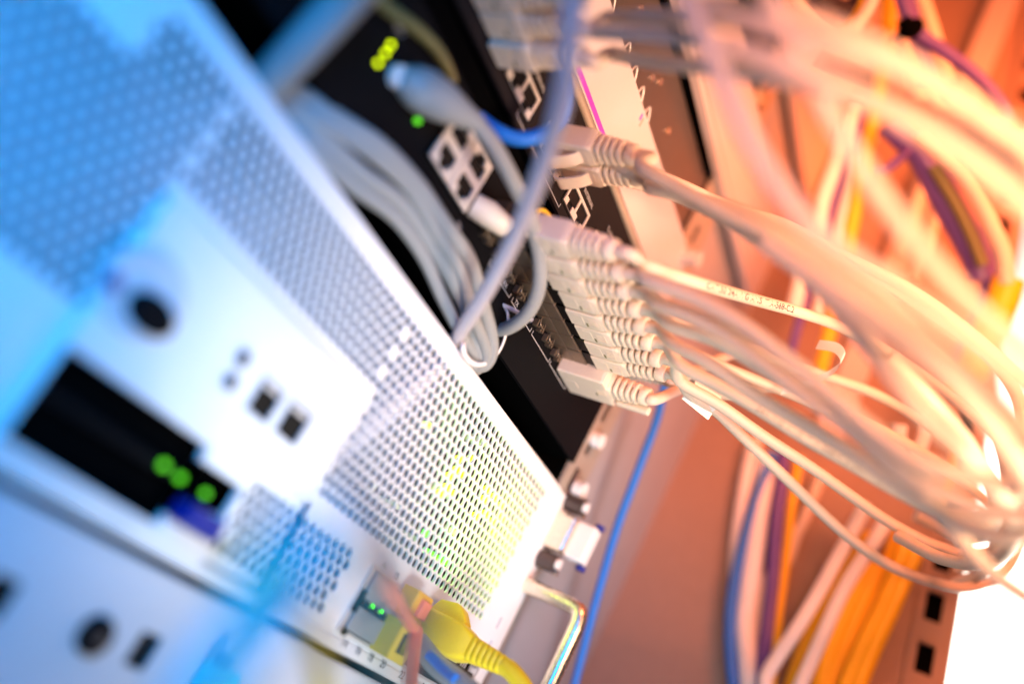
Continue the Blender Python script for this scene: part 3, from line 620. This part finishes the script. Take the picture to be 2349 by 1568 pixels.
MB().box(p.x - .5, p.x + 1.05, -1.6, -.4, p.z - .75, p.z + .9).build('opening', JACK, ys)
os_ = thing('fibre_connector', 'amber fibre connector behind the translucent orange blur', 'connector', (15, -1, -17))
p = on_y(940, 1378, -.6)
mb = MB(); mb.box(p.x - 1.6, p.x + 1.3, -2.0, -.3, p.z - 1.4, p.z + 1.1); mb.build('connector_body', YELF, os_, bevel=.15)
MB().box(p.x - .7, p.x + .8, -2.4, -1.9, p.z - .9, p.z + .6).build('fibre_seat', ORAF, os_, bevel=.1)
for k in range(0): MB().tube([p + Vector((-.4 + .9 * k, -2.2, 0)), p + Vector((-.2 + .9 * k, -3.6, -.7)), pt(955 + 10 * k, 1440, 80)], .3, 10).build('fibre_pigtail', ORAF, os_)
loose('orange_fibre', 'orange fibre cord rising from the port block towards the lens', 'fibre', [pt(955, 1450, 80), pt(930, 1405, 70), pt(905, 1350, 55), pt(882, 1300, 41), pt(860, 1255, 31), pt(850, 1230, 26), pt(860, 1255, 24), pt(900, 1420, 23), pt(940, 1640, 23), pt(980, 1900, 23)], ORAF, .5)
loose('orange_fibre', 'coral fibre cord dropping out of the frame below the port block', 'fibre', [pt(955, 1445, 79), pt(950, 1490, 76), pt(945, 1540, 73), pt(940, 1620, 70)], ORAF, .62)
loose('striped_cable', 'pale cord with a blue stripe beneath the yellow patch cord', 'cord', [pt(960, 1470, 81), pt(1000, 1520, 79), pt(1050, 1560, 77), pt(1120, 1620, 75)], GREYC, .9)
loose('blue_tracer', 'short blue tracer cord lying on the pale striped cord', 'cord', [pt(985, 1500, 78.2), pt(1015, 1530, 77.2), pt(1045, 1556, 76)], BLUEC, .42)
loose('cyan_cable', 'bright cyan blurred cord across the lower server and the grille corner', 'cord', [pt(440, 1640, 46), pt(540, 1510, 41), pt(620, 1410, 36), pt(690, 1310, 31), pt(728, 1235, 27), pt(715, 1225, 25), pt(640, 1330, 25), pt(480, 1560, 23), pt(330, 1850, 22)], CYANC, .62)
loose('pale_yellow_cable', 'pale yellow blurred cord dropping past the bottom edge', 'cord', [pt(740, 1640, 44), pt(735, 1540, 41), pt(722, 1450, 36), pt(685, 1370, 32), pt(620, 1295, 29), pt(575, 1310, 28), pt(540, 1420, 28), pt(520, 1640, 27), pt(520, 1850, 26)], YELC, .42)
cy = thing('cyan_connector', 'cyan plug cluster on the lower server at the bottom edge', 'connector', (-5, -1, -27))
p = on_y(490, 1550, -.5)
mb = MB(); mb.box(p.x - 1.6, p.x + 1.4, -2.0, -.02, p.z - 1.5, p.z + .9); mb.build('plug_body', CYANC, cy, bevel=.3)
MB().disc((p.x - 1.2, -2.2, p.z + 1.2), 'y', .5, 1.5, 16).build('plug_pin', PINM, cy)
bp = thing('blue_connector', 'royal blue plug beneath the green LEDs of the dark slot', 'connector', (-19, -1, -20))
p = on_y(435, 1182, -.8); mb = MB(); mb.box(p.x - 1.7, p.x + 1.5, -2.6, -.6, p.z - .8, p.z + .7); mb.build('plug_body', PINM, bp, bevel=.3)
MB().box(p.x + 1.6, p.x + 2.4, -2.2, -.6, p.z - .3, p.z + .9).build('plug_tab', WHITE, bp, bevel=.15)

# ================================================================== vertical cords by the cabinet wall
def drop(name, label, pts, m, r, d, group=None): return loose(name, label, 'cord', [on_x(px, py, -d) if d < 0 else (px, py, d) for px, py in pts], m, r, group)
drop('blue_cable', 'single blue cord hanging in front of the blanking panel', [(1525, 880), (1507, 960), (1478, 1040), (1448, 1120), (1415, 1210), (1380, 1330), (1345, 1460), (1310, 1600), (1270, 1760)], BLUEC, .5, 112)
VG = 'cords hanging along the cabinet wall'
c8 = lambda L: [((2800 + a / 1.568) * 2349 / 4096, (1734 + b / 1.568) * 2349 / 4096) for a, b in L]
drop('blue_cable', 'slate blue cord bowing left beside the thick white cord', c8([(450, 120), (430, 200), (380, 330), (310, 550), (245, 800), (205, 1000), (190, 1200), (195, 1400), (215, 1620)]), BLUEC, .75, -61.5, VG)
drop('white_cable', 'thick white cord hanging straight beside the slate blue cord', c8([(420, 150), (400, 320), (365, 520), (335, 760), (305, 1000), (285, 1200), (300, 1400), (315, 1620)]), WCORD, 1.35, -62.3, VG)
drop('white_cable', 'white cord partly hidden, leftmost of the hanging cords', c8([(345, 40), (320, 150), (285, 320), (255, 520), (235, 700), (228, 900), (235, 1100), (225, 1400), (220, 1640)]), WCORD, 1.0, -62.8, VG)
drop('violet_cable', 'violet cord hanging between the white and yellow cords', c8([(520, 120), (520, 280), (490, 480), (470, 720), (455, 950), (425, 1200), (400, 1400), (385, 1640)]), VIOLET, .9, -61.8, VG)
drop('yellow_cable', 'thin yellow cord hanging right beside the violet cord', c8([(620, 150), (590, 330), (565, 520), (545, 720), (520, 920), (495, 1100), (470, 1350), (440, 1640)]), YELF, .62, -62.2, VG)
drop('peach_cable', 'peach cord behind the violet one, leaning right', c8([(760, 250), (660, 520), (600, 640), (540, 800), (430, 900), (390, 1100), (370, 1640)]), CORD, .8, -63, VG)
drop('white_cable', 'white cord slanting down leftwards, left of the slanting pair', c8([(1040, 440), (960, 600), (850, 800), (740, 1000), (620, 1200), (500, 1380), (430, 1490), (410, 1560), (415, 1700)]), WCORD, .85, -57.5, VG)
drop('white_cable', 'white cord slanting down leftwards, right of the slanting pair', c8([(1170, 540), (1090, 680), (990, 830), (890, 1000), (790, 1220), (700, 1420), (610, 1620)]), WCORD, .85, -57, VG)
names = ['darkest yellow cord at the left of the yellow bunch', 'yellow cord second from the left in the bunch', 'yellow cord in the middle of the bunch', 'yellow cord second from the right in the bunch', 'bright yellow cord at the right of the bunch', 'short amber cord crossing under the white pair']
YB = [[(1060, 820), (960, 1000), (870, 1200), (800, 1400), (750, 1640)], [(1110, 830), (1010, 1050), (930, 1250), (850, 1450), (790, 1640)], [(1260, 620), (1180, 830), (1090, 1050), (990, 1270), (900, 1480), (840, 1640)], [(1300, 640), (1220, 880), (1140, 1080), (1040, 1280), (940, 1500), (890, 1640)], [(1370, 680), (1310, 830), (1230, 1020), (1140, 1220), (1050, 1420), (960, 1640)], [(1080, 640), (980, 800), (800, 1100), (660, 1380), (570, 1640)]]
for nm, L, r in zip(names, YB, (1.2, 1.1, 1.0, .9, 1.1, 1.2)): drop('yellow_cable', nm, c8(L), YELF, r, -60.5 if 'right' in nm else -62, 'yellow cords bunched by the post')
c4 = lambda L: [((2600 + a / 1.568) * 2349 / 4096, b / 1.568 * 2349 / 4096) for a, b in L]
drop('yellow_cable', 'long yellow cord hanging straight down behind the sweeping peach cords', c4([(1500, -60), (1495, 150), (1480, 320), (1440, 540), (1395, 760), (1345, 1020), (1300, 1250), (1250, 1500), (1190, 1800), (1120, 2100), (1040, 2450)]), YELF, .95, 126, VG)
drop('white_cable', 'pale cord left of the long yellow one, between the pale units', c4([(1290, 640), (1230, 820), (1170, 1020), (1090, 1240), (1040, 1450), (960, 1700), (900, 1950)]), WCORD, 1.0, 125, VG)
drop('white_cable', 'pale cord just right of its twin, by the long yellow cord', c4([(1390, 860), (1300, 1050), (1240, 1240), (1180, 1480), (1110, 1750), (1040, 2000)]), WCORD, .9, 127, VG)
drop('violet_cable', 'thin violet cord between the pale cords left of the long yellow one', c4([(1340, 680), (1270, 900), (1140, 1320), (1090, 1520), (1010, 1800), (940, 2000), (860, 2300)]), VIOLET, .6, 126, VG)
loose('yellow_cable', 'amber cord hanging as a U shaped loop at the top edge', 'cord', [pt(x, y, 108) for x, y in c4([(860, -120), (910, 0), (990, 110), (1080, 200), (1170, 240), (1250, 210), (1320, 130), (1380, 30), (1420, -80)])], CORD, .75)
loose('amber_cable', 'amber cord crossing the right side of the U loop', 'cord', [pt(x, y, 112) for x, y in c4([(1230, 220), (1290, 130), (1340, 40), (1370, -60)])], YELF, .8)
for L, nm in (([(880, -40), (950, 60), (1060, 120), (1150, 150)], 'dark cord behind the amber U loop, lower one'), ([(1000, -60), (1100, 30), (1220, 80), (1300, 60), (1340, -40)], 'black cord curling inside the amber U loop'), ([(1040, 350), (1120, 390), (1220, 430), (1330, 480), (1400, 510)], 'dark cord under the upper sweeping peach cord')):
    loose('dark_cable', nm, 'cord', [pt(x, y, 128) for x, y in c4(L)], mat('dark_cord_jacket', (.02, .012, .02), .4), 1.7, 'dark cords near the top')
loose('violet_cable', 'violet cord arcing right from the black tie at the top', 'cord', [pt(x, y, 120) for x, y in c4([(1560, -60), (1600, 60), (1650, 170), (1720, 240), (1830, 310), (1980, 420), (2100, 530), (2190, 640), (2225, 710), (2210, 770), (2140, 790)])], VIOLET, .85)
loose('violet_cable', 'violet cord dropping through the black tie at the top', 'cord', [pt(x, y, 122) for x, y in c4([(1600, -60), (1640, 100), (1660, 200), (1690, 300), (1720, 400), (1740, 520)])], VIOLET, 1.0)
tb = thing('velcro_strap', 'black strap knotted round the violet and yellow cords at the top', 'strap', pt(2095, 72, 119))
MB().tube(spline([pt(*q, 119) for q in c4([(1540, 270), (1575, 225), (1620, 170), (1680, 150), (1660, 200), (1610, 215)])], 6), .75, 12, .7).build('strap_loop', PITCH, tb)
MB().tube(spline([pt(*q, 118) for q in c4([(1590, 120), (1610, 170), (1640, 230)])], 6), .9, 12, .6).build('strap_end', PITCH, tb)
loose('dark_ribbon', 'broad violet cable bundle hanging diagonally at the right', 'cable', [pt(x, y, 122) for x, y in c4([(1500, 760), (1600, 860), (1700, 960), (1790, 1120), (1880, 1300), (1980, 1480), (2060, 1640), (2080, 1760)])], VIOLET, [0][0] or 1.9)
loose('dark_cable', 'dark green cord running along the broad violet bundle', 'cord', [pt(x, y, 119) for x, y in c4([(1780, 1040), (1860, 1170), (1950, 1330), (2030, 1500), (2090, 1660)])], OLIVE, .8)
loose('violet_cable', 'thin violet cord curving left from the broad violet bundle', 'cord', [pt(x, y, 121) for x, y in c4([(1400, 1080), (1480, 1060), (1570, 990), (1650, 890)])], VIOLET, .55)
loose('peach_cable', 'peach cord running along the right side of the broad violet bundle', 'cord', [pt(x, y, 117) for x, y in c4([(1700, 820), (1830, 960), (1960, 1090), (2070, 1260), (2150, 1430), (2220, 1600), (2240, 1780)])], CORD, 1.0)
loose('violet_cable', 'violet cord slanting out below the knot at the far right', 'cord', [pt(x, y, 121) for x, y in ((2285, 650), (2262, 720), (2235, 780), (2190, 860))], VIOLET, 1.8)
loose('yellow_cable', 'thick yellow cord at the far right, below the broad violet bundle', 'cord', [pt(x, y, 118) for x, y in ((2315, 640), (2300, 690), (2275, 750), (2250, 810), (2200, 900))], YELF, 1.9)
for i, L in enumerate(([(1545, -40), (1600, 300), (1680, 560), (1700, 640)], [(1690, -40), (1740, 100), (1800, 300), (1860, 520)], [(1680, 300), (1750, 520), (1830, 700)], [(1700, 1150), (1660, 1280), (1620, 1420), (1560, 1600)], [(1800, 1200), (1770, 1400), (1720, 1560), (1650, 1750)])):
    drop('peach_cable', ['peach cord behind the yellow one at the top', 'peach cord between the violet arc and the wall', 'peach cord crossing below the violet arc', 'short peach cord slanting beside the violet bundle', 'peach cord slanting left of the knot'][i], c4(L), CORD, .95, 130, 'peach cords along the wall')
# loops of peach cord nearest the lens at the lower right
LP = [([(1405, 372, 82), (1480, 412, 80), (1580, 458, 77), (1690, 515, 73), (1860, 640, 66), (2000, 800, 60), (2120, 950, 58), (2230, 1060, 62), (2310, 1160, 68), (2325, 1240, 76), (2260, 1290, 84), (2160, 1280, 90), (2060, 1230, 96)], .6, 'blurred peach cord fanning from the cream unit down into the lowest right loop'),
      ([(1900, 640, 70), (2030, 730, 68), (2150, 820, 68), (2250, 930, 70), (2320, 1060, 76), (2335, 1180, 84), (2290, 1260, 92), (2210, 1280, 98)], .66, 'outermost peach loop at the right edge, thickly blurred'),
      ([(2040, 820, 72), (2130, 910, 72), (2220, 1020, 74), (2280, 1130, 80), (2275, 1210, 88), (2200, 1240, 96)], .62, 'inner peach loop at the right, nested in the outermost one'),
      ([(1990, 690, 84), (2120, 790, 84), (2230, 900, 86), (2300, 1020, 90), (2310, 1150, 96), (2260, 1300, 102), (2190, 1340, 106)], .66, 'peach loop running just inside the outermost one'),
      ([(1760, 560, 62), (1900, 655, 58), (2040, 760, 56), (2170, 860, 55), (2290, 1000, 55), (2400, 1180, 56)], .62, 'thickly blurred peach cord over the middle of the fan'),
      ([(2100, 1180, 108), (2200, 1225, 108), (2290, 1210, 108), (2335, 1130, 108), (2330, 1020, 108)], .7, 'short curved peach cord at the bottom of the right loops')]
LP += [([(1465, 765, 93), (1560, 800, 94), (1680, 850, 95), (1820, 905, 96), (1960, 960, 98), (2100, 1030, 100), (2230, 1120, 103), (2300, 1210, 105), (2270, 1290, 107), (2190, 1300, 108)], .55, 'peach cord passing behind the fan, lower of the two behind it'),
       ([(1450, 700, 90), (1560, 745, 92), (1700, 800, 95), (1850, 850, 97), (2000, 900, 99), (2140, 980, 101), (2270, 1100, 103), (2330, 1220, 105)], .55, 'peach cord passing behind the fan, upper of the two behind it'),
       ([(1400, 366, 84), (1470, 388, 87), (1570, 428, 91), (1680, 478, 92), (1800, 515, 90), (1940, 590, 87), (2080, 660, 84), (2220, 760, 80), (2400, 920, 76)], .55, 'soft peach cord above the two cords leaving the appliance'),
       ([(1428, 410, 86), (1540, 444, 91), (1660, 492, 96), (1750, 540, 99), (1840, 580, 99), (1960, 620, 97), (2100, 690, 95), (2240, 790, 92), (2330, 900, 92), (2350, 1040, 94)], .6, 'peach cord between the appliance cords and the printed cord, far back')]
NB = [([(1330, 70, 70), (1450, 80, 62), (1600, 95, 55), (1800, 150, 50), (2000, 235, 48), (2200, 350, 47), (2420, 530, 46)], .52, 'soft blurred peach cord sweeping between the two from the top plugs'),
      ([(1540, -80, 55), (1640, 140, 52), (1730, 340, 50), (1860, 520, 49), (2050, 660, 49), (2200, 770, 50), (2420, 930, 50)], .55, 'soft blurred peach cord falling past the steel blank plate, then bending right'),
      ([(1720, -80, 53), (1840, 140, 50), (1960, 360, 49), (2110, 570, 49), (2250, 720, 50), (2420, 860, 50)], .52, 'soft blurred peach cord falling under the U loop, then bending right'),
      ([(1600, 10, 60), (1760, 20, 54), (1930, 70, 51), (2090, 150, 49), (2260, 270, 48), (2420, 420, 47)], .5, 'soft blurred peach cord sweeping highest along the top right')]
for P, r_, nm in NB: loose('peach_cable', nm, 'cord', P, CORD, r_, 'soft peach cords near the lens')
for P, r_, nm in LP: loose('peach_cable', nm, 'cord', P, CORD, r_, 'peach loops at the right')
loose('white_cable', 'thin white cord slanting across the gap between peach loops, left one', 'cord', [pt(x, y, 112) for x, y in c8([(1250, -60), (1230, 80), (1180, 220), (1150, 300)])], WCORD, .9)
loose('white_cable', 'thin white cord slanting across the gap between peach loops, right one', 'cord', [pt(x, y, 112) for x, y in c8([(1430, -60), (1370, 120), (1310, 240), (1260, 330)])], WCORD, .8)
loose('yellow_cable', 'thin yellow cord seen through the peach loops', 'cord', [pt(x, y, 116) for x, y in c8([(1620, 30), (1600, 150), (1560, 300), (1500, 440)])], YELF, .6)

# clear labels wrapped round two cords
lb = thing('cord_label', 'clear flag label wrapped round two cords below the plug row', 'label', pt(1600, 905, 92))
P = [pt(1580, 888, 91.2), pt(1640, 925, 91.8)]
MB().tube(P, 1.0, 20).build('label_sleeve', CLEAR, lb)
q = [pt(1582, 893, 91), pt(1642, 932, 91.5), pt(1624, 962, 91.5), pt(1564, 914, 91)]; o_ = (q[1] - q[0]).cross(q[3] - q[0]).normalized() * .05
MB().rings([[p - o_ for p in q], [p + o_ for p in q]], smooth=False).build('label_flag', CLEAR, lb)
lb2 = thing('cord_label', 'clear label loop standing off a cord amid the peach fan', 'label', pt(1890, 850, 92))
mb = MB(); P = spline([pt(1790, 905, 94), pt(1850, 890, 93), pt(1905, 862, 92), pt(1928, 832, 91), pt(1912, 808, 92), pt(1870, 800, 94)], 6); up_ = (pt(1900, 800, 92) - pt(1880, 840, 92)).normalized()
mb.rings([[p, p + up_ * 1.0, p + up_ * 1.0 + FWD * .05, p + FWD * .05] for p in P], smooth=False); mb.build('label_band', CLEAR, lb2)
# lit LED glinting between the plugs
gl = on_x(1405, 657, 8.0)
tag(MB().disc(gl, 'y', .22, .3, 12).build('signal_led', LEDY), 'tiny lit yellow LED glinting between the beige plugs', 'LED')
